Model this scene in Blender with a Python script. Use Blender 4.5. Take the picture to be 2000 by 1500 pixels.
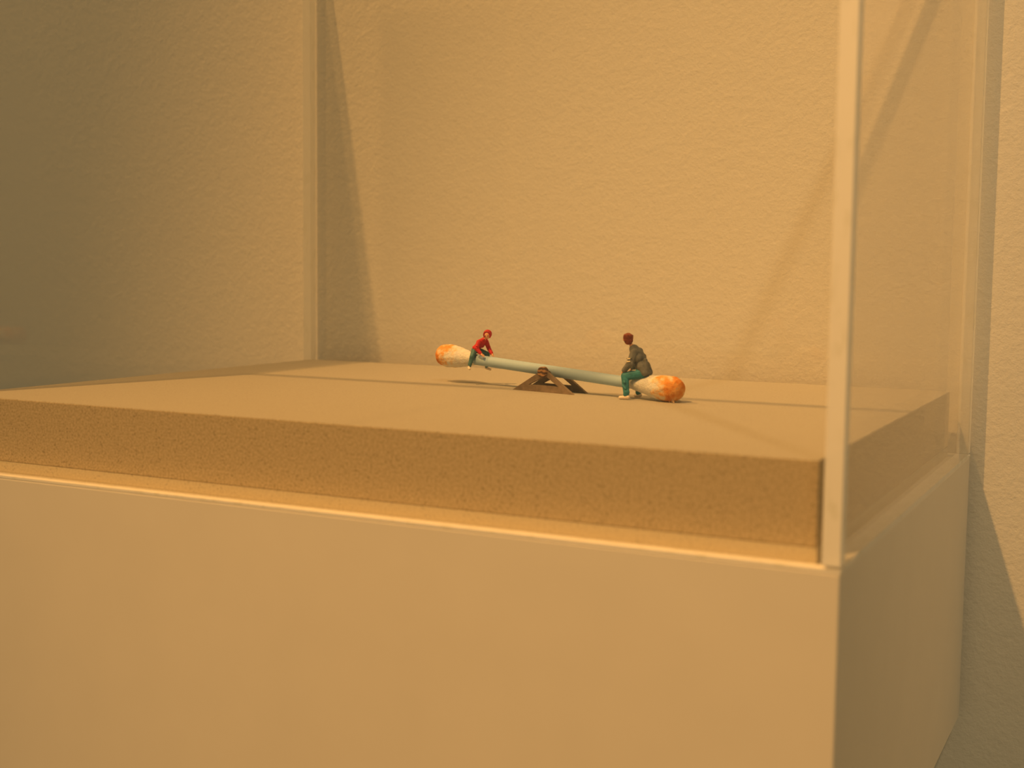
import bpy, bmesh, math, random
from mathutils import Vector, Matrix
random.seed(7)
for o in list(bpy.data.objects):
    bpy.data.objects.remove(o, do_unlink=True)
S = bpy.context.scene
COL = S.collection
MM = 0.001

# ------------------------------------------------------------------ camera
cam_d = bpy.data.cameras.new('camera')
cam = bpy.data.objects.new('camera', cam_d)
COL.objects.link(cam)
yaw, pitch, roll = 0.46676, 0.08863, 0.01113
fwd = Vector((-math.sin(yaw)*math.cos(pitch), math.cos(yaw)*math.cos(pitch), -math.sin(pitch)))
rt = Vector((math.cos(yaw), math.sin(yaw), 0))
up = rt.cross(fwd)
r2 = rt*math.cos(roll) + up*math.sin(roll)
u2 = -rt*math.sin(roll) + up*math.cos(roll)
M = Matrix((r2, u2, -fwd)).transposed().to_4x4()
M.translation = Vector((0.04823, -0.20434, 0.02978))
cam.matrix_world = M
cam_d.sensor_width = 17.3
cam_d.lens = 17.3*2527.6/2000
cam_d.clip_start = 0.005
cam_d.clip_end = 50
cam_d.dof.use_dof = True
cam_d.dof.focus_distance = 0.322
cam_d.dof.aperture_fstop = 9.0
S.camera = cam

# ------------------------------------------------------------------ world, lamps, exposure
w = bpy.data.worlds.new('world')
S.world = w
w.use_nodes = True
bg = w.node_tree.nodes['Background']
bg.inputs['Color'].default_value = (0.90, 0.69, 0.34, 1)
bg.inputs['Strength'].default_value = 0.25

def lamp(name, loc, aim, power, size, blend, color, radius=0.012):
    d = bpy.data.lights.new(name, 'SPOT')
    d.energy = power
    d.color = color
    d.spot_size = math.radians(size)
    d.spot_blend = blend
    d.shadow_soft_size = radius
    o = bpy.data.objects.new(name, d)
    COL.objects.link(o)
    o.location = loc
    o.rotation_euler = (Vector(aim)-Vector(loc)).to_track_quat('-Z', 'Y').to_euler()
    return o
WARM = (1.0, 0.47, 0.12)
lamp('gallery_spot_left', (-0.34, -0.56, 1.05), (0.06, 0.07, -0.07), 73.0, 34.5, 1.0, WARM, 0.010)
lamp('gallery_spot_right', (0.37, -0.50, 0.95), (-0.04, 0.14, 0.01), 12.0, 15.5, 1.0, (1.0, 0.68, 0.34), 0.016)
lamp('gallery_spot_side', (-0.88, 0.04, 1.02), (-0.05, 0.07, 0.0), 36.0, 28, 1.0, WARM, 0.012)

S.view_settings.view_transform = 'Standard'
S.view_settings.look = 'None'
S.view_settings.exposure = 0.0
S.view_settings.gamma = 1.0
S.view_settings.use_curve_mapping = False
S.cycles.transparent_max_bounces = 24
S.cycles.max_bounces = 8

# ------------------------------------------------------------------ materials
def mat(name):
    m = bpy.data.materials.new(name)
    m.use_nodes = True
    nt = m.node_tree
    return m, nt, nt.nodes['Principled BSDF'], nt.nodes['Material Output']

def N(nt, kind, **kw):
    n = nt.nodes.new(kind)
    for k, v in kw.items():
        if hasattr(n, k):
            setattr(n, k, v)
    return n

def tex_coord(nt):
    return N(nt, 'ShaderNodeTexCoord').outputs['Object']

def noise(nt, co, scale, detail=4.0, rough=0.55):
    n = N(nt, 'ShaderNodeTexNoise')
    n.inputs['Scale'].default_value = scale
    n.inputs['Detail'].default_value = detail
    n.inputs['Roughness'].default_value = rough
    nt.links.new(co, n.inputs['Vector'])
    return n.outputs['Fac']

def ramp(nt, fac, stops):
    r = N(nt, 'ShaderNodeValToRGB')
    e = r.color_ramp.elements
    while len(e) < len(stops):
        e.new(0.5)
    for i, (p, c) in enumerate(stops):
        e[i].position = p
        e[i].color = (*c, 1)
    nt.links.new(fac, r.inputs['Fac'])
    return r.outputs['Color']

def bump(nt, bs, height, strength, dist):
    b = N(nt, 'ShaderNodeBump')
    b.inputs['Strength'].default_value = strength
    b.inputs['Distance'].default_value = dist
    nt.links.new(height, b.inputs['Height'])
    nt.links.new(b.outputs['Normal'], bs.inputs['Normal'])

def simple(name, color, rough=0.6, nscale=None, var=0.12, bstr=0.3, bdist=0.0001, spec=0.3, metal=0):
    m, nt, bs, out = mat(name)
    bs.inputs['Base Color'].default_value = (*color, 1)
    bs.inputs['Roughness'].default_value = rough
    bs.inputs['Specular IOR Level'].default_value = spec
    bs.inputs['Metallic'].default_value = metal
    if nscale:
        co = tex_coord(nt)
        f = noise(nt, co, nscale)
        lo = tuple(c*(1-var) for c in color)
        hi = tuple(min(1, c*(1+var)) for c in color)
        nt.links.new(ramp(nt, f, [(0.3, lo), (0.7, hi)]), bs.inputs['Base Color'])
        bump(nt, bs, f, bstr, bdist)
    return m

# plaster wall: fine rolled texture
def wall_material():
    m, nt, bs, out = mat('plaster_wall_paint')
    co = tex_coord(nt)
    f1 = noise(nt, co, 1050, 4, 0.6)
    f2 = noise(nt, co, 420, 3, 0.5)
    a = N(nt, 'ShaderNodeMath', operation='ADD')
    nt.links.new(f1, a.inputs[0]); nt.links.new(f2, a.inputs[1])
    f3 = noise(nt, co, 9, 2, 0.5)
    nt.links.new(ramp(nt, f3, [(0.3, (0.77, 0.755, 0.72)), (0.7, (0.80, 0.785, 0.75))]), bs.inputs['Base Color'])
    bs.inputs['Roughness'].default_value = 0.85
    bs.inputs['Specular IOR Level'].default_value = 0.15
    bump(nt, bs, a.outputs[0], 0.55, 0.00034)
    return m
M_WALL = wall_material()
M_BOX = simple('white_lacquer', (0.76, 0.74, 0.70), 0.55, 60, 0.015, 0.05, 0.00005, 0.25)

def board_material(name, base, dark, speck):
    m, nt, bs, out = mat(name)
    co = tex_coord(nt)
    f1 = noise(nt, co, 2200, 3, 0.65)
    f2 = noise(nt, co, 330, 5, 0.65)
    c1 = ramp(nt, f1, [(0.30, dark), (0.62, base)])
    v = N(nt, 'ShaderNodeTexVoronoi')
    v.inputs['Scale'].default_value = 1300
    nt.links.new(co, v.inputs['Vector'])
    s = ramp(nt, v.outputs['Distance'], [(0.16, (1, 1, 1)), (0.30, (0, 0, 0))])
    sel = ramp(nt, f2, [(0.44, (0, 0, 0)), (0.56, (speck, speck, speck))])
    mul = N(nt, 'ShaderNodeMath', operation='MULTIPLY')
    nt.links.new(s, mul.inputs[0]); nt.links.new(sel, mul.inputs[1])
    mx = N(nt, 'ShaderNodeMix', data_type='RGBA')
    nt.links.new(mul.outputs[0], mx.inputs['Factor'])
    nt.links.new(c1, mx.inputs['A'])
    mx.inputs['B'].default_value = tuple(c*0.5 for c in dark)+(1,)
    nt.links.new(mx.outputs['Result'], bs.inputs['Base Color'])
    bs.inputs['Roughness'].default_value = 0.9
    bs.inputs['Specular IOR Level'].default_value = 0.1
    bump(nt, bs, f1, 0.2, 0.0001)
    return m
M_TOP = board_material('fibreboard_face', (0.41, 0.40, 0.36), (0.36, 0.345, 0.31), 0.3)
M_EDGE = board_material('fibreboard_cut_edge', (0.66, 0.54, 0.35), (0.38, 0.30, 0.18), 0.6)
M_LIT_BAND = board_material('lit_band_fibreboard', (0.72, 0.64, 0.47), (0.60, 0.52, 0.36), 0.5)  # same board in a paler tone, light painted into the colour

def acrylic_material():
    # clear sheet: reflection rises towards grazing angles (Schlick), the rest passes straight through
    m = bpy.data.materials.new('clear_acrylic')
    m.use_nodes = True
    nt = m.node_tree
    nt.nodes.clear()
    out = N(nt, 'ShaderNodeOutputMaterial')
    g = N(nt, 'ShaderNodeNewGeometry')
    dot = N(nt, 'ShaderNodeVectorMath', operation='DOT_PRODUCT')
    nt.links.new(g.outputs['Normal'], dot.inputs[0]); nt.links.new(g.outputs['Incoming'], dot.inputs[1])
    ab = N(nt, 'ShaderNodeMath', operation='ABSOLUTE')
    nt.links.new(dot.outputs['Value'], ab.inputs[0])
    om = N(nt, 'ShaderNodeMath', operation='SUBTRACT')
    om.inputs[0].default_value = 1.0
    nt.links.new(ab.outputs[0], om.inputs[1])
    pw = N(nt, 'ShaderNodeMath', operation='POWER')
    nt.links.new(om.outputs[0], pw.inputs[0]); pw.inputs[1].default_value = 5.0
    ma = N(nt, 'ShaderNodeMath', operation='MULTIPLY_ADD')
    nt.links.new(pw.outputs[0], ma.inputs[0])
    ma.inputs[1].default_value = 0.96; ma.inputs[2].default_value = 0.038
    tr = N(nt, 'ShaderNodeBsdfTransparent'); tr.inputs['Color'].default_value = (0.992, 0.992, 0.985, 1)
    gl = N(nt, 'ShaderNodeBsdfGlossy'); gl.inputs['Roughness'].default_value = 0.02
    mx = N(nt, 'ShaderNodeMixShader')
    nt.links.new(ma.outputs[0], mx.inputs[0])
    nt.links.new(tr.outputs[0], mx.inputs[1]); nt.links.new(gl.outputs[0], mx.inputs[2])
    nt.links.new(mx.outputs[0], out.inputs['Surface'])
    return m
M_ACR = acrylic_material()

def acrylic_edge_material(clear, name):
    m = bpy.data.materials.new(name)
    m.use_nodes = True
    nt = m.node_tree
    nt.nodes.clear()
    out = N(nt, 'ShaderNodeOutputMaterial')
    co = tex_coord(nt)
    mp = N(nt, 'ShaderNodeMapping')
    mp.inputs['Scale'].default_value = (400, 400, 160)
    mp.inputs['Rotation'].default_value = (0.6, 0.5, 0)
    nt.links.new(co, mp.inputs['Vector'])
    f = noise(nt, mp.outputs[0], 1.0, 2)
    c = ramp(nt, f, [(0.30, (0.90, 0.90, 0.84)), (0.45, (1.0, 1.0, 0.98))])
    df = N(nt, 'ShaderNodeBsdfDiffuse'); nt.links.new(c, df.inputs['Color'])
    tl = N(nt, 'ShaderNodeBsdfTranslucent'); nt.links.new(c, tl.inputs['Color'])
    m1 = N(nt, 'ShaderNodeMixShader'); m1.inputs[0].default_value = 0.25
    nt.links.new(df.outputs[0], m1.inputs[1]); nt.links.new(tl.outputs[0], m1.inputs[2])
    tr = N(nt, 'ShaderNodeBsdfTransparent')
    m2 = N(nt, 'ShaderNodeMixShader'); m2.inputs[0].default_value = clear
    gs = N(nt, 'ShaderNodeBsdfGlossy'); gs.inputs['Roughness'].default_value = 0.5
    m3 = N(nt, 'ShaderNodeMixShader'); m3.inputs[0].default_value = 0.0
    nt.links.new(m1.outputs[0], m3.inputs[1]); nt.links.new(gs.outputs[0], m3.inputs[2])
    nt.links.new(m3.outputs[0], m2.inputs[1]); nt.links.new(tr.outputs[0], m2.inputs[2])
    nt.links.new(m2.outputs[0], out.inputs['Surface'])
    return m
M_AEDGE = acrylic_edge_material(0.40, 'polished_acrylic_edge')
M_GLOW = acrylic_edge_material(0.22, 'bonded_acrylic_edge')
M_FAINT = acrylic_edge_material(0.62, 'clear_bonded_edge')
M_GLOW.node_tree.nodes['Mix Shader'].inputs[0].default_value = 0.0

# ------------------------------------------------------------------ mesh helpers
def link_mesh(name, me, material, parent=None, smooth=False):
    o = bpy.data.objects.new(name, me)
    COL.objects.link(o)
    if material:
        for mm in (material if isinstance(material, (list, tuple)) else [material]):
            me.materials.append(mm)
    if parent:
        o.parent = parent
    if smooth:
        for p in me.polygons:
            p.use_smooth = True
    return o

def build(name, bm, material, parent=None, smooth=False):
    me = bpy.data.meshes.new(name)
    bmesh.ops.recalc_face_normals(bm, faces=bm.faces)
    bm.to_mesh(me); bm.free()
    return link_mesh(name, me, material, parent, smooth)

def box(lo, hi, bevel=0.0, bm=None, seg=2):
    bm = bm or bmesh.new()
    lo, hi = Vector(lo), Vector(hi)
    c, d = (lo+hi)/2, hi-lo
    r = bmesh.ops.create_cube(bm, size=1, matrix=Matrix.Translation(c) @ Matrix.Diagonal((*d, 1)))
    if bevel:
        vs = set(r['verts'])
        es = [e for e in bm.edges if e.verts[0] in vs and e.verts[1] in vs]
        bmesh.ops.bevel(bm, geom=es, offset=bevel, segments=seg, affect='EDGES', profile=0.5)
    return bm

def empty(name, loc=(0, 0, 0), rz=0):
    o = bpy.data.objects.new(name, None)
    COL.objects.link(o)
    o.location = loc
    o.rotation_euler = (0, 0, rz)
    o.empty_display_size = 0.01
    return o

def tag(o, label=None, cat=None, group=None, kind=None):
    if label: o['label'] = label
    if cat: o['category'] = cat
    if group: o['group'] = group
    if kind: o['kind'] = kind
    return o

# ------------------------------------------------------------------ setting
H = 0.0168            # fibreboard thickness; board top is z = 0
CH = 0.142            # height of the acrylic case above the board top
XL, XR = -0.2010, 0.0052
YF, YB = -0.0050, 0.1425
T = 0.0030            # acrylic sheet thickness
YW = 0.1462           # wall surface
BH = 0.0686           # box shelf height

def seg_wall():
    bm = bmesh.new()
    box((-2.2, YW, -1.2), (1.6, YW+0.12, 1.5), 0, bm)
    return bm
tag(build('wall_back', seg_wall(), M_WALL), 'white plaster wall with a fine rolled texture behind the acrylic case', kind='structure')
fl = build('floor', box((-2.2, -2.4, -1.24), (1.6, YW, -1.2)), simple('floor_concrete', (0.42, 0.38, 0.32), 0.6, 20))
tag(fl, 'plain gallery floor far below the wall box', kind='structure')

# ------------------------------------------------------------------ wall mounted box
dbox = empty('display_box', ((XL+XR)/2, YB, -H-BH))
tag(dbox, 'white lacquered box shelf fixed to the wall under the acrylic case', 'display box')
ox = Vector((-(XL+XR)/2, -YB, H+BH))
def sh(v): return Vector(v)+ox
build('box_body', box(sh((XL, YF, -H-BH)), sh((XR, YB, -H)), 0.00035), M_BOX, dbox)
build('wall_cleat', box(sh((XL+0.02, YB-0.0002, -H-BH+0.006)), sh((XR-0.02, YW+0.002, -H-0.01))), M_BOX, dbox)

# ------------------------------------------------------------------ fibreboard slab
SX0, SX1, SY0, SY1 = -0.1975, 0.0002, 0.0, 0.1388
BB = 0.0026
slab = empty('base_board', ((SX0+SX1)/2, 0, -H))
tag(slab, 'thick speckled tan fibreboard lying inside the clear case under the seesaw', 'board')
os_ = Vector((-(SX0+SX1)/2, 0, H))
bm = box(Vector((SX0, SY0, -H+BB))+os_, Vector((SX1, SY1, 0))+os_, 0.0003, seg=3)
o = build('thick_panel', bm, [M_TOP, M_EDGE], slab)
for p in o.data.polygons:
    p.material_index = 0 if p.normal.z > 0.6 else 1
bm = box(Vector((SX0, SY0, -H))+os_, Vector((SX1, SY1, -H+BB))+os_)  # separate strip whose paler colour stands in for light on the lower edge
o = build('lit_band_panel', bm, M_LIT_BAND, slab)
o['label'] = 'lit band along the bottom of the board edge, coloured in as a paler strip'

# ------------------------------------------------------------------ acrylic case
case = empty('acrylic_case', ((XL+XR)/2, (YF+YB)/2, -H))
tag(case, 'clear acrylic cover with bright polished edges standing on the white box', 'display case')
oc = Vector((-(XL+XR)/2, -(YF+YB)/2, H))
def cb(lo, hi, b=0): return box(Vector(lo)+oc, Vector(hi)+oc, b)
z0, z1 = -H, CH
e = 0.0009            # depth of the glowing polished foot edge
# panes stop short of the joints; each joint is the bonded 3 mm corner
build('pane', cb((XL+T, YF, z0+e), (XR-T, YF+T, z1-T)), M_ACR, case)
build('pane', cb((XL+T, YB-T, z0+e), (XR-T, YB, z1-T)), M_ACR, case)
build('pane', cb((XL, YF+T, z0+e), (XL+T, YB-T, z1-T)), M_ACR, case)
build('pane', cb((XR-T, YF+T, z0+e), (XR, YB-T, z1-T)), M_ACR, case)
o = build('top_pane', cb((XL+T, YF+T, z1-T), (XR-T, YB-T, z1)), M_ACR, case)
for x in (XL, XR-T):
    for y in (YF, YB-T):
        build('corner_joint', cb((x, y, z0+e), (x+T, y+T, z1-T), 0.0002), M_GLOW if (x > 0 and y < 0) else M_AEDGE, case)
for y in (YF, YB-T):
    build('top_joint', cb((XL, y, z1-T), (XR, y+T, z1), 0.0002), M_FAINT, case)
for x in (XL, XR-T):
    build('top_joint', cb((x, YF+T, z1-T), (x+T, YB-T, z1), 0.0002), M_AEDGE if x > 0 else M_ACR, case)
for y in (YF, YB-T):
    build('foot_edge', cb((XL, y, z0), (XR, y+T, z0+0.0005)), M_GLOW, case)
for x in (XL, XR-T):
    build('foot_edge', cb((x, YF+T, z0), (x+T, YB-T, z0+e)), M_GLOW, case)

# ------------------------------------------------------------------ seesaw (local millimetres, x along the beam)
ORG = Vector((-0.0855, 0.0823, 0.0))
RZ = math.radians(-14)
def axis_z(s): return 5.0 - 0.057*s
see = empty('seesaw', ORG, RZ)
tag(see, 'tiny seesaw made of a cotton swab on two brown triangular card stands', 'seesaw')
TILT = math.atan(0.057)

def lathe(profile, seg=48, bumps=0.0, seedv=0.0, closed=True):
    """profile: (s, r) in mm along the tilted beam axis, returns bmesh in metres in seesaw space"""
    from mathutils import noise as mn
    bm = bmesh.new()
    ring_prev = None
    rings = []
    for s, r in profile:
        ring = []
        for k in range(seg):
            a = 2*math.pi*k/seg
            rr = r
            if bumps and r > 0.05:
                p = Vector((s*0.55, math.cos(a)*r*0.75, math.sin(a)*r*0.75+seedv))
                rr = r*(1+bumps*mn.noise(p)) + bumps*0.9*mn.noise(p*3.1)
            x, y, z = s, rr*math.cos(a), rr*math.sin(a)
            ca, sa = math.cos(-TILT), math.sin(-TILT)
            X = x*ca - z*sa
            Z = x*sa + z*ca + 5.0
            ring.append(bm.verts.new((X*MM, y*MM, Z*MM)))
        rings.append(ring)
    for a, b in zip(rings, rings[1:]):
        for k in range(seg):
            bm.faces.new((a[k], a[(k+1) % seg], b[(k+1) % seg], b[k]))
    if closed:
        bm.faces.new(rings[0]); bm.faces.new(rings[-1])
    return bm

M_STICK = simple('pale_blue_paper_tube', (0.37, 0.53, 0.68), 0.6, 900, 0.02, 0.15, 0.00005, 0.3)

def cotton_material(name, s_end, inward, reach, thresh):
    m, nt, bs, out = mat(name)
    co = tex_coord(nt)
    sep = N(nt, 'ShaderNodeSeparateXYZ'); nt.links.new(co, sep.inputs[0])
    mr = N(nt, 'ShaderNodeMapRange')
    nt.links.new(sep.outputs['X'], mr.inputs['Value'])
    mr.inputs['From Min'].default_value = s_end*MM
    mr.inputs['From Max'].default_value = (s_end+inward*reach)*MM
    mr.inputs['To Min'].default_value = 1.0; mr.inputs['To Max'].default_value = 0.0
    f = noise(nt, co, 380, 5, 0.6)
    f0 = noise(nt, co, 1500, 4, 0.6)
    ad = N(nt, 'ShaderNodeMath', operation='MULTIPLY_ADD')
    nt.links.new(f, ad.inputs[0]); ad.inputs[1].default_value = 1.9
    nt.links.new(mr.outputs[0], ad.inputs[2])
    ml = N(nt, 'ShaderNodeMath', operation='MULTIPLY'); nt.links.new(ad.outputs[0], ml.inputs[0]); ml.inputs[1].default_value = 0.5
    c = ramp(nt, ml.outputs[0], [(thresh-0.10, (0.74, 0.74, 0.70)), (thresh, (0.78, 0.64, 0.44)), (thresh+0.08, (0.78, 0.40, 0.12)), (thresh+0.24, (0.66, 0.22, 0.03))])
    nt.links.new(c, bs.inputs['Base Color'])
    bs.inputs['Roughness'].default_value = 0.9
    bs.inputs['Specular IOR Level'].default_value = 0.1
    bs.inputs['Subsurface Weight'].default_value = 0.25
    bs.inputs['Subsurface Radius'].default_value = (0.0012, 0.0009, 0.0006)
    bs.inputs['Subsurface Scale'].default_value = 1.0
    bump(nt, bs, f0, 0.8, 0.0004)
    return m

prof = [(-25.5+i*(52.5/30), 1.33) for i in range(31)]
build('paper_stick', lathe(prof, 32), M_STICK, see, True)

def tip_profile(end, sgn, pts):
    # pts: (distance from tip, radius); densified
    out = []
    for (d0, ra), (d1, rb) in zip(pts, pts[1:]):
        n = 5
        for i in range(n):
            t = i/n
            tt = t*t*(3-2*t) if d0 > 2 else t
            out.append((end+sgn*(d0+(d1-d0)*t), ra+(rb-ra)*tt))
    out.append((end+sgn*pts[-1][0], pts[-1][1]))
    return out
pl = tip_profile(-38.1, 1, [(0, .05), (.10, 1.1), (.4, 1.9), (1.0, 2.45), (2.0, 2.8), (3.4, 2.98), (5.2, 2.95), (7.2, 2.65), (9.2, 2.2), (11.2, 1.75), (13.2, 1.38)])
o = build('cotton_tip', lathe(pl, 56, 0.07, 0.0), cotton_material('stained_cotton_left', -38.6, 1, 10.5, 0.72), see, True)
o['label'] = 'orange stained cotton head at the raised end'
prf = tip_profile(38.3, -1, [(0, .05), (.10, 1.05), (.45, 1.85), (1.2, 2.45), (2.3, 2.85), (3.8, 2.98), (5.6, 2.90), (8.0, 2.5), (10.2, 2.05), (12.4, 1.65), (14.0, 1.38)])
o = build('cotton_tip', lathe(prf, 56, 0.07, 9.0), cotton_material('stained_cotton_right', 38.3, -1, 12.0, 0.76), see, True)
o['label'] = 'orange stained cotton head resting near the board'

def capsule(bm, p1, ra, p2, rb, sub=2):
    """convex rounded cone between two balls"""
    t = bmesh.new()
    for p, r in ((p1, ra), (p2, rb)):
        bmesh.ops.create_icosphere(t, subdivisions=sub, radius=r, matrix=Matrix.Translation(Vector(p)))
    pts = [v.co.copy() for v in t.verts]
    t.free()
    t = bmesh.new()
    for q in pts:
        t.verts.new(q)
    h = bmesh.ops.convex_hull(t, input=t.verts[:])
    bmesh.ops.delete(t, geom=[v for v in t.verts if not v.link_faces], context='VERTS')
    me = bpy.data.meshes.new('hull')
    t.to_mesh(me); t.free()
    bm.from_mesh(me)
    bpy.data.meshes.remove(me)

def ball(bm, p, r, rot=None, sub=3):
    r = (r, r, r) if not hasattr(r, '__len__') else r
    m = Matrix.Translation(Vector(p))
    if rot is not None:
        m = m @ rot
    bmesh.ops.create_icosphere(bm, subdivisions=sub, radius=1.0, matrix=m @ Matrix.Diagonal((*r, 1)))

# loose cotton fibres around both heads
M_FIB = simple('cotton_fibre', (0.88, 0.62, 0.36), 0.9, 500)
rnd = random.Random(3)
bm = bmesh.new()
for (s0, d0, R0, n) in ((38.0, -1, 2.8, 70), (-38.4, 1, 2.7, 60)):
    for i in range(n):
        s = s0 + d0*rnd.uniform(0.4, 8)
        a = rnd.uniform(0, 2*math.pi)
        c = Vector((s, math.cos(a)*R0, max(0.12, axis_z(s)+math.sin(a)*R0)))
        d = Vector((rnd.uniform(-1, 1), math.cos(a)*0.6, math.sin(a)*0.6)).normalized()*rnd.uniform(0.25, 0.7)
        q = c+d; q.z = max(q.z, 0.08)
        t = (q-c).normalized(); side = t.cross(Vector((0, 0, 1))).normalized()*0.02
        nn = t.cross(side).normalized()*0.02
        A = [bm.verts.new((c+v)*MM) for v in (side, nn, -side-nn)]
        B = [bm.verts.new((q+v*0.4)*MM) for v in (side, nn, -side-nn)]
        for k in range(3):
            bm.faces.new((A[k], A[(k+1) % 3], B[(k+1) % 3], B[k]))
# drooping wisps under the lowered head
for i in range(16):
    c = Vector((36.2+rnd.uniform(-.4, .5), -1.2+rnd.uniform(-.3, .3), 0.85))
    q = c+Vector((rnd.uniform(-.35, .5), rnd.uniform(-.3, .2), -0.78))
    A = [bm.verts.new((c+Vector(v))*MM) for v in ((.05, 0, 0), (0, .05, 0), (-.05, -.05, 0))]
    B = [bm.verts.new((q+Vector(v))*MM) for v in ((.03, 0, 0), (0, .03, 0), (-.03, -.03, 0))]
    for k in range(3):
        bm.faces.new((A[k], A[(k+1) % 3], B[(k+1) % 3], B[k]))
o = build('cotton_fibres', bm, M_FIB, see)
o['kind'] = 'stuff'

# triangular card stands
M_CARD = simple('brown_card', (0.25, 0.19, 0.135), 0.8, 700, 0.18, 0.4, 0.0001, 0.15)
M_WOOD, nt, bs, _ = mat('cut_wood_pin')
co = tex_coord(nt)
wv = N(nt, 'ShaderNodeTexWave', wave_type='RINGS', rings_direction='Y')
wv.inputs['Scale'].default_value = 380; wv.inputs['Distortion'].default_value = 7; wv.inputs['Detail'].default_value = 3
nt.links.new(co, wv.inputs['Vector'])
nt.links.new(ramp(nt, wv.outputs['Fac'], [(0.25, (0.10, 0.055, 0.03)), (0.6, (0.34, 0.18, 0.08)), (0.9, (0.46, 0.26, 0.12))]), bs.inputs['Base Color'])
bs.inputs['Roughness'].default_value = 0.8
bump(nt, bs, wv.outputs['Fac'], 0.5, 0.0001)

def frame_bm(n0, n1):
    outer = [(-9.5, 0.0), (9.5, 0.0), (1.25, 5.2), (-0.45, 5.2)]
    inner = [(-4.35, 1.62), (5.0, 1.62), (1.05, 3.95), (0.75, 3.95)]
    bm = bmesh.new()
    loops = []
    for n in (n0, n1):
        for ring in (outer, inner):
            loops.append([bm.verts.new((x*MM, n*MM, z*MM)) for x, z in ring])
    of, inf, ob, ib = loops
    for k in range(4):
        j = (k+1) % 4
        bm.faces.new((of[k], of[j], inf[j], inf[k]))
        bm.faces.new((ob[k], ib[k], ib[j], ob[j]))
        bm.faces.new((of[k], ob[k], ob[j], of[j]))
        bm.faces.new((inf[k], inf[j], ib[j], ib[k]))
    bmesh.ops.bevel(bm, geom=[e for e in bm.edges], offset=0.03*MM, segments=1, affect='EDGES')
    return bm
build('support_frame', frame_bm(-3.4, -2.6), M_CARD, see)
build('support_frame', frame_bm(1.9, 2.7), M_CARD, see)
bm = bmesh.new()
def rod(bm, x, z, r, n0, n1, seg=28):
    from mathutils import noise as mn
    rings = []
    for n, rad in ((n0, r*0.86), (n0+0.12, r), (n1-0.12, r), (n1, r*0.86)):
        rings.append([bm.verts.new(((x+rad*(1+0.07*mn.noise(Vector((math.cos(2*math.pi*k/seg)*2, n, math.sin(2*math.pi*k/seg)*2))))*math.cos(2*math.pi*k/seg))*MM, n*MM, (z+rad*math.sin(2*math.pi*k/seg))*MM)) for k in range(seg)])
    for a, b in zip(rings, rings[1:]):
        for k in range(seg):
            bm.faces.new((a[k], a[(k+1) % seg], b[(k+1) % seg], b[k]))
    bm.faces.new(rings[0]); bm.faces.new(rings[-1])
rod(bm, 0.25, 4.95, 1.28, -4.15, -2.7)
rod(bm, 0.4, 4.6, 0.55, -2.9, 2.95)
o = build('pivot_pin', bm, M_WOOD, see)
o['label'] = 'round wooden pivot pin'

# ------------------------------------------------------------------ painted miniature people
def remeshed(name, bm, voxel, material, parent, smooth_it=4, fac=0.5):
    me = bpy.data.meshes.new('tmp')
    bmesh.ops.recalc_face_normals(bm, faces=bm.faces)
    bm.to_mesh(me); bm.free()
    o = bpy.data.objects.new('tmp', me)
    COL.objects.link(o)
    r = o.modifiers.new('r', 'REMESH'); r.mode = 'VOXEL'; r.voxel_size = voxel; r.adaptivity = 0
    s = o.modifiers.new('s', 'SMOOTH'); s.factor = fac; s.iterations = smooth_it
    dg = bpy.context.evaluated_depsgraph_get()
    dg.update()
    new = bpy.data.meshes.new_from_object(o.evaluated_get(dg))
    bpy.data.objects.remove(o, do_unlink=True)
    new.transform(Matrix.Scale(MM, 4))
    new.name = name
    return link_mesh(name, new, material, parent, True)

def hand(bm, wrist, palm, fdir, across, s=1.0, curl=None):
    """palm plus five unequal, bent fingers"""
    wrist, palm, fdir, across = Vector(wrist), Vector(palm), Vector(fdir).normalized(), Vector(across).normalized()
    capsule(bm, wrist, .26*s, palm, .30*s)
    capsule(bm, palm-across*.16*s, .24*s, palm+across*.18*s, .24*s)
    curl = Vector(curl or (0, 0, -1))
    for k, L in enumerate((.52, .62, .58, .44)):
        a = palm + across*(.27-.18*k)*s + fdir*.14*s
        b = a + (fdir*.85+curl*.25).normalized()*L*.55*s
        c = b + (fdir*.5+curl*.9).normalized()*L*.5*s
        capsule(bm, a, .11*s, b, .10*s, 1); capsule(bm, b, .10*s, c, .085*s, 1)
    a = palm + across*.28*s - fdir*.10*s
    b = a + (across*.8+fdir*.6).normalized()*.32*s
    c = b + (fdir+curl*.3).normalized()*.24*s
    capsule(bm, a, .13*s, b, .11*s, 1); capsule(bm, b, .11*s, c, .09*s, 1)

def head(bm, c, r, face, s=1.0):
    """skull, jaw, nose, brow, lips, ears; face = unit direction it looks"""
    c = Vector(c); face = Vector(face).normalized()
    upv = (Vector((0, 0, 1)) - face*face.z).normalized()
    side = face.cross(upv).normalized()
    rot = Matrix((side, face, upv)).transposed().to_4x4()
    ball(bm, c+upv*.15*r, (r*.86, r*.98, r*.98), rot)
    ball(bm, c-upv*.42*r+face*.22*r, (r*.62, r*.66, r*.62), rot)
    capsule(bm, c+upv*.18*r+face*.88*r, .09*r, c-upv*.14*r+face*1.06*r, .15*r, 1)
    capsule(bm, c+side*.4*r+upv*.26*r+face*.80*r, .10*r, c-side*.4*r+upv*.26*r+face*.80*r, .10*r, 1)
    capsule(bm, c+side*.17*r-upv*.40*r+face*.84*r, .09*r, c-side*.17*r-upv*.40*r+face*.84*r, .09*r, 1)
    ball(bm, c-upv*.72*r+face*.62*r, .2*r)
    for q in (-1, 1):
        ball(bm, c+side*q*.88*r-face*.02*r, (.11*r, .22*r, .30*r), rot, 2)
    return c, face, upv, side

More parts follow.
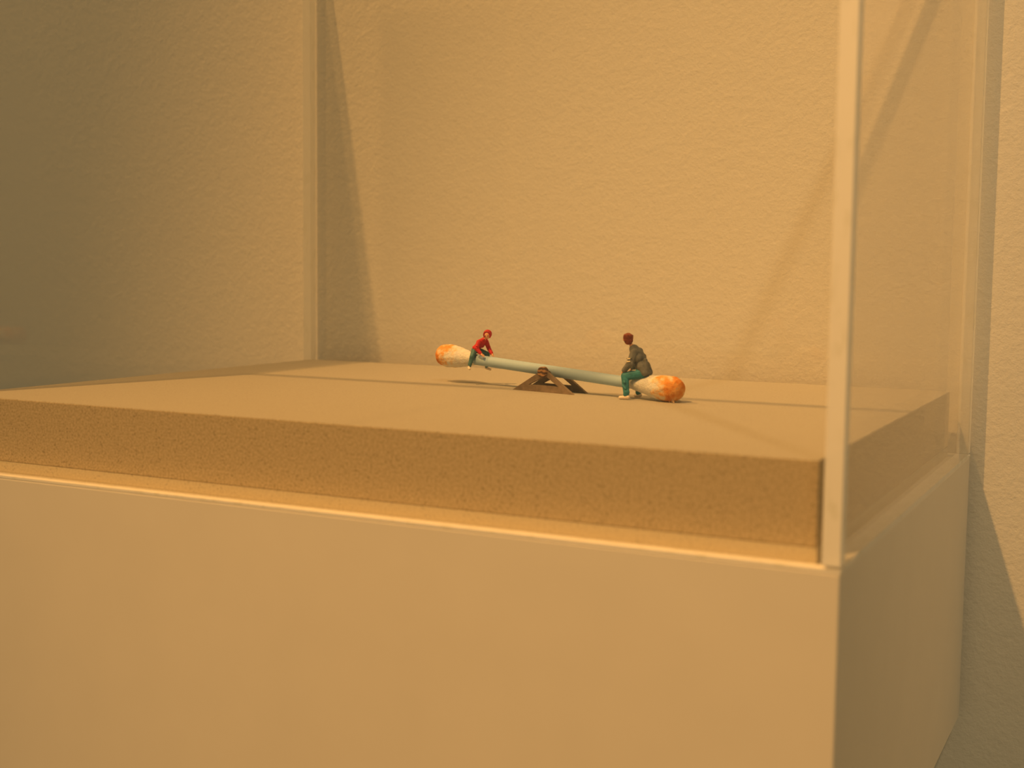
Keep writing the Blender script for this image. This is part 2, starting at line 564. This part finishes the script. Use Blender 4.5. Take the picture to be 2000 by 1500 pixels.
def eyes(c, face, upv, side, r, parent, material):
    for q in (-1, 1):
        bm = bmesh.new()
        p = c+side*q*.32*r+upv*.08*r+face*.86*r
        bmesh.ops.create_uvsphere(bm, u_segments=10, v_segments=6, radius=.10*r*MM, matrix=Matrix.Translation(p*MM))
        build('eye', bm, material, parent, True)

def shoe(heel, toe, r, material, parent, sole=None):
    heel, toe = Vector(heel), Vector(toe)
    bm = bmesh.new()
    capsule(bm, heel+Vector((0, 0, .12)), r*.95, toe, r*.80)
    mid = heel.lerp(toe, .25)
    capsule(bm, mid+Vector((0, 0, r*.5)), r*.85, mid+Vector((0, 0, r*1.2)), r*.78)
    zf = min(heel.z, toe.z)-r*.88
    bmesh.ops.bisect_plane(bm, geom=bm.verts[:]+bm.edges[:]+bm.faces[:], plane_co=(0, 0, zf), plane_no=(0, 0, 1), clear_inner=True)
    bmesh.ops.holes_fill(bm, edges=[e for e in bm.edges if e.is_boundary], sides=0)
    return remeshed('shoe', bm, 0.07, material, parent, 2)

SKIN = simple('painted_skin', (0.82, 0.42, 0.22), 0.6, 900, 0.10, 0.2, 0.00005)
RED = simple('painted_red_cloth', (0.50, 0.016, 0.014), 0.6, 900, 0.2, 0.5, 0.00012)
HOODRED = simple('painted_red_hood', (0.46, 0.022, 0.024), 0.6, 1100, 0.25, 0.6, 0.00012)
TEAL = simple('painted_teal_cloth', (0.035, 0.20, 0.24), 0.6, 800, 0.35, 0.5, 0.00012)
DENIM = simple('painted_grey_green_cloth', (0.07, 0.175, 0.185), 0.65, 800, 0.3, 0.5, 0.00012)
GREY = simple('painted_grey_cloth', (0.155, 0.165, 0.165), 0.75, 800, 0.2, 0.6, 0.00012)
HAIR = simple('painted_auburn_hair', (0.22, 0.050, 0.022), 0.55, 1300, 0.4, 0.8, 0.0002)
SHOE = simple('painted_cream_shoe', (0.82, 0.70, 0.58), 0.5, 600, 0.06)
CREAM = simple('painted_cream', (0.85, 0.76, 0.55), 0.5, 600, 0.05)
DARK = simple('painted_eye', (0.03, 0.02, 0.02), 0.3)

def arms_legs(bm, chains, k=1.0, add=0.0):
    for ch in chains:
        for (a, ra), (b, rb) in zip(ch, ch[1:]):
            capsule(bm, a, ra*k+add, b, rb*k+add)

# ---- grown figure on the lowered end, seen from behind
man = empty('person', ORG+Matrix.Rotation(RZ, 3, 'Z') @ Vector((.0255, 0, 0)), RZ)
tag(man, 'tiny model of a person in grey jacket and teal trousers sitting on lowered swab end', 'figurine')
mo = -25.5
def m_(x, y, z): return Vector((x+mo, y, z))
tors = [(m_(27.5, 0, 6.4), 1.15), (m_(26.8, 0, 8.1), 1.15), (m_(25.6, 0, 10.2), 1.2), (m_(24.7, 0, 11.5), .75), (m_(23.9, 0, 12.4), .52)]
shN, shF = m_(25.9, -1.75, 10.8), m_(24.9, 1.75, 11.0)
arN = [(shN, .72), (m_(25.7, -2.75, 8.6), .58), (m_(24.0, -2.75, 6.75), .40)]
arF = [(shF, .72), (m_(23.9, 2.75, 8.6), .58), (m_(22.6, 2.6, 6.9), .40)]
lgN = [(m_(27.4, -.95, 6.1), 1.0), (m_(24.1, -2.6, 5.35), .74), (m_(25.0, -3.2, 1.25), .46)]
lgF = [(m_(27.2, .95, 6.1), 1.0), (m_(23.4, 2.7, 5.4), .74), (m_(24.1, 3.0, 1.25), .46)]
bm = bmesh.new()
arms_legs(bm, [tors, arN, arF, lgN, lgF])
capsule(bm, shN, .7, shF, .7)
hf = Vector((-.74, .62, -.12))
hc = head(bm, m_(22.95, -.1, 13.75), 1.22, hf)
hand(bm, arN[-1][0], m_(23.55, -2.7, 6.25), (-.6, .1, -.8), (0, 1, 0), 1.05, (.3, .1, -1))
hand(bm, arF[-1][0], m_(22.2, 2.55, 6.45), (-.6, -.1, -.8), (0, -1, 0), 1.05, (.3, 0, -1))
remeshed('body', bm, 0.085, SKIN, man, 3)
eyes(*hc, 1.22, man, DARK)
# jacket
bm = bmesh.new()
arms_legs(bm, [tors[:4]], 1.0, .46)
capsule(bm, shN, .92, shF, .92)
capsule(bm, m_(26.6, -1.0, 9.6), 1.15, m_(26.2, 1.0, 9.7), 1.15)
capsule(bm, m_(27.6, -1.0, 7.6), 1.2, m_(27.4, 1.0, 7.6), 1.2)
capsule(bm, m_(27.5, -.9, 7.9), 1.15, m_(28.6, -1.3, 6.3), .75)
capsule(bm, m_(27.3, .9, 7.9), 1.15, m_(28.3, 1.3, 6.3), .75)
capsule(bm, m_(28.6, -1.3, 6.3), .75, m_(28.3, 1.3, 6.3), .75)
arms_legs(bm, [arN, arF], 1.0, .26)
ball(bm, m_(25.8, -2.85, 8.4), (.8, .75, .8))
capsule(bm, m_(24.45, -.5, 11.95), .42, m_(24.75, .5, 11.95), .42)       # collar roll
capsule(bm, m_(24.9, -.55, 12.0), .36, m_(25.1, .45, 12.05), .36)
for q in range(4):                                                          # sleeve folds
    capsule(bm, m_(25.1-.12*q, -3.35, 9.5-.62*q), .20, m_(26.3-.2*q, -3.3, 9.7-.62*q), .18, 1)
capsule(bm, m_(28.3, -.5, 9.2), .5, m_(28.7, -.9, 7.2), .6, 2)
capsule(bm, m_(28.4, -.6, 8.8), .25, m_(28.6, -1.5, 7.2), .22, 1)
remeshed('jacket', bm, 0.09, GREY, man, 3)
# raised pale stripes on the sleeve, and shirt showing under the arm
for (a, b, r) in ((m_(25.35, -3.44, 9.5), m_(26.0, -3.48, 9.56), .13), (m_(25.25, -3.62, 8.82), m_(26.1, -3.62, 8.92), .13)):
    bm = bmesh.new(); capsule(bm, a*MM, r*MM, b*MM, r*MM, 2)
    o = build('sleeve_stripe', bm, CREAM, man, True); o['label'] = 'pale stripe on the sleeve'
bm = bmesh.new(); capsule(bm, m_(25.9, -2.05, 6.75)*MM, .24*MM, m_(26.5, -2.0, 6.85)*MM, .22*MM, 2)
o = build('shirt_hem', bm, CREAM, man, True); o['label'] = 'pale shirt showing below the jacket'
# trousers
bm = bmesh.new()
arms_legs(bm, [lgN, lgF], 1.0, .24)
capsule(bm, m_(27.5, -.8, 6.2), 1.15, m_(27.4, .8, 6.2), 1.15)
capsule(bm, m_(25.1, -3.2, 1.75), .72, m_(24.95, -3.2, 1.25), .74)
capsule(bm, m_(24.1, 3.0, 1.75), .70, m_(24.0, 3.0, 1.25), .72)
capsule(bm, m_(23.9, -3.1, 4.6), .3, m_(24.9, -3.75, 4.0), .25, 1)
capsule(bm, m_(24.3, -3.7, 3.2), .25, m_(25.2, -3.8, 2.6), .22, 1)
remeshed('trousers', bm, 0.09, TEAL, man, 3)
shoe(m_(25.5, -3.3, .48), m_(23.5, -3.55, .42), .50, SHOE, man)
shoe(m_(24.5, 3.05, .48), m_(22.9, 3.3, .42), .50, SHOE, man)
# hair
bm = bmesh.new()
c, f, uu, sd = hc
rot = Matrix((sd, f, uu)).transposed().to_4x4()
ball(bm, c-f*.24+uu*.36, (1.20, 1.22, 1.16), rot)
ball(bm, c-f*.52-uu*.22, (1.10, .86, .98), rot)
ball(bm, c-f*.72-uu*.80, (.80, .50, .50), rot)
capsule(bm, c+f*.7+uu*1.05+sd*.5, .34, c+f*.7+uu*1.05-sd*.5, .34)
for q in range(14):
    a = q*0.55
    p = c-f*.25+uu*.4
    d1 = (sd*math.cos(a)-f*abs(math.sin(a))*.9+uu*.35).normalized()*1.16
    capsule(bm, p+d1+uu*.1, .16, p+d1*.98-uu*.7, .13, 1)
remeshed('hair', bm, 0.075, HAIR, man, 2)

# ---- child figure on the raised end, leaning forward
boy = empty('person', ORG+Matrix.Rotation(RZ, 3, 'Z') @ Vector((-.0245, 0, .0078)), RZ)
tag(boy, 'tiny model of a person in red hooded top leaning forward on raised swab end', 'figurine')
def b_(x, y, z): return Vector((x+24.5, y, z-7.8))
tors = [(b_(-25.1, 0, 9.0), .72), (b_(-24.5, 0, 9.75), .68), (b_(-23.2, 0, 10.9), .78), (b_(-22.4, -.05, 11.55), .5), (b_(-21.6, -.15, 12.15), .36)]
shN, shF = b_(-23.0, -1.1, 11.1), b_(-22.5, 1.1, 11.2)
arN = [(shN, .48), (b_(-22.9, -2.2, 9.5), .40), (b_(-21.7, -1.9, 8.35), .28)]
arF = [(shF, .48), (b_(-22.1, 1.75, 9.4), .38), (b_(-20.5, 1.05, 8.2), .27)]
lgN = [(b_(-25.0, -.55, 8.85), .68), (b_(-24.5, -2.0, 7.3), .48), (b_(-25.0, -2.35, 4.95), .30)]
lgF = [(b_(-24.9, .55, 8.85), .68), (b_(-22.7, 1.95, 7.9), .48), (b_(-23.2, 2.2, 4.6), .30)]
bm = bmesh.new()
arms_legs(bm, [tors, arN, arF, lgN, lgF])
capsule(bm, shN, .45, shF, .45)
hf = Vector((.42, -.84, -.34))
hc = head(bm, b_(-20.75, -.35, 12.95), .92, hf)
hand(bm, arN[-1][0], b_(-21.15, -1.85, 7.95), (.85, .1, -.5), (0.2, 1, 0), .95, (.2, .1, -1))
hand(bm, arF[-1][0], b_(-20.0, .85, 7.9), (.85, -.2, -.5), (0.2, -1, 0), .90, (.2, 0, -1))
remeshed('body', bm, 0.07, SKIN, boy, 2)
eyes(*hc, .92, boy, DARK)
bm = bmesh.new()
arms_legs(bm, [tors[:4]], 1.0, .22)
capsule(bm, shN, .62, shF, .62)
capsule(bm, b_(-23.6, -.5, 10.3), .82, b_(-23.5, .5, 10.3), .82)
capsule(bm, b_(-24.8, -.5, 9.45), .80, b_(-24.7, .5, 9.45), .80)
arms_legs(bm, [arN, arF], 1.0, .18)
capsule(bm, b_(-21.9, -.5, 11.75), .36, b_(-22.1, .4, 11.8), .36)
for q in range(3):
    capsule(bm, b_(-23.3+.1*q, -2.3, 10.2-.5*q), .14, b_(-22.4+.1*q, -2.5, 10.1-.5*q), .13, 1)
remeshed('hooded_top', bm, 0.075, RED, boy, 2)
bm = bmesh.new()
c, f, uu, sd = hc
rot = Matrix((sd, f, uu)).transposed().to_4x4()
ball(bm, c-f*.30+uu*.20, (1.10, 1.02, 1.14), rot)
for q in range(15):                                                        # rim around the face
    a = math.pi*(-.20+1.40*q/14)
    a2 = math.pi*(-.20+1.40*(q+1)/14)
    P0 = c+f*.40+uu*.12+(sd*math.cos(a)*.88+uu*math.sin(a)*.95)
    P1 = c+f*.40+uu*.12+(sd*math.cos(a2)*.88+uu*math.sin(a2)*.95)
    if q < 14:
        capsule(bm, P0, .21, P1, .21, 1)
capsule(bm, c-f*.5-uu*.5, .62, b_(-22.2, 0, 11.9), .5)
remeshed('hood', bm, 0.07, HOODRED, boy, 2)
bm = bmesh.new()
arms_legs(bm, [lgN, lgF], 1.0, .17)
capsule(bm, b_(-25.1, -.5, 8.9), .80, b_(-25.0, .5, 8.9), .80)
capsule(bm, b_(-24.95, -2.35, 5.5), .46, b_(-25.05, -2.35, 5.0), .48)
capsule(bm, b_(-23.1, 2.2, 5.4), .46, b_(-23.2, 2.2, 4.9), .48)
remeshed('trousers', bm, 0.075, DENIM, boy, 2)
shoe(b_(-25.2, -2.4, 4.38), b_(-24.4, -3.0, 4.22), .40, SHOE, boy)
shoe(b_(-23.4, 2.2, 4.15), b_(-22.0, 2.25, 3.95), .38, SHOE, boy)
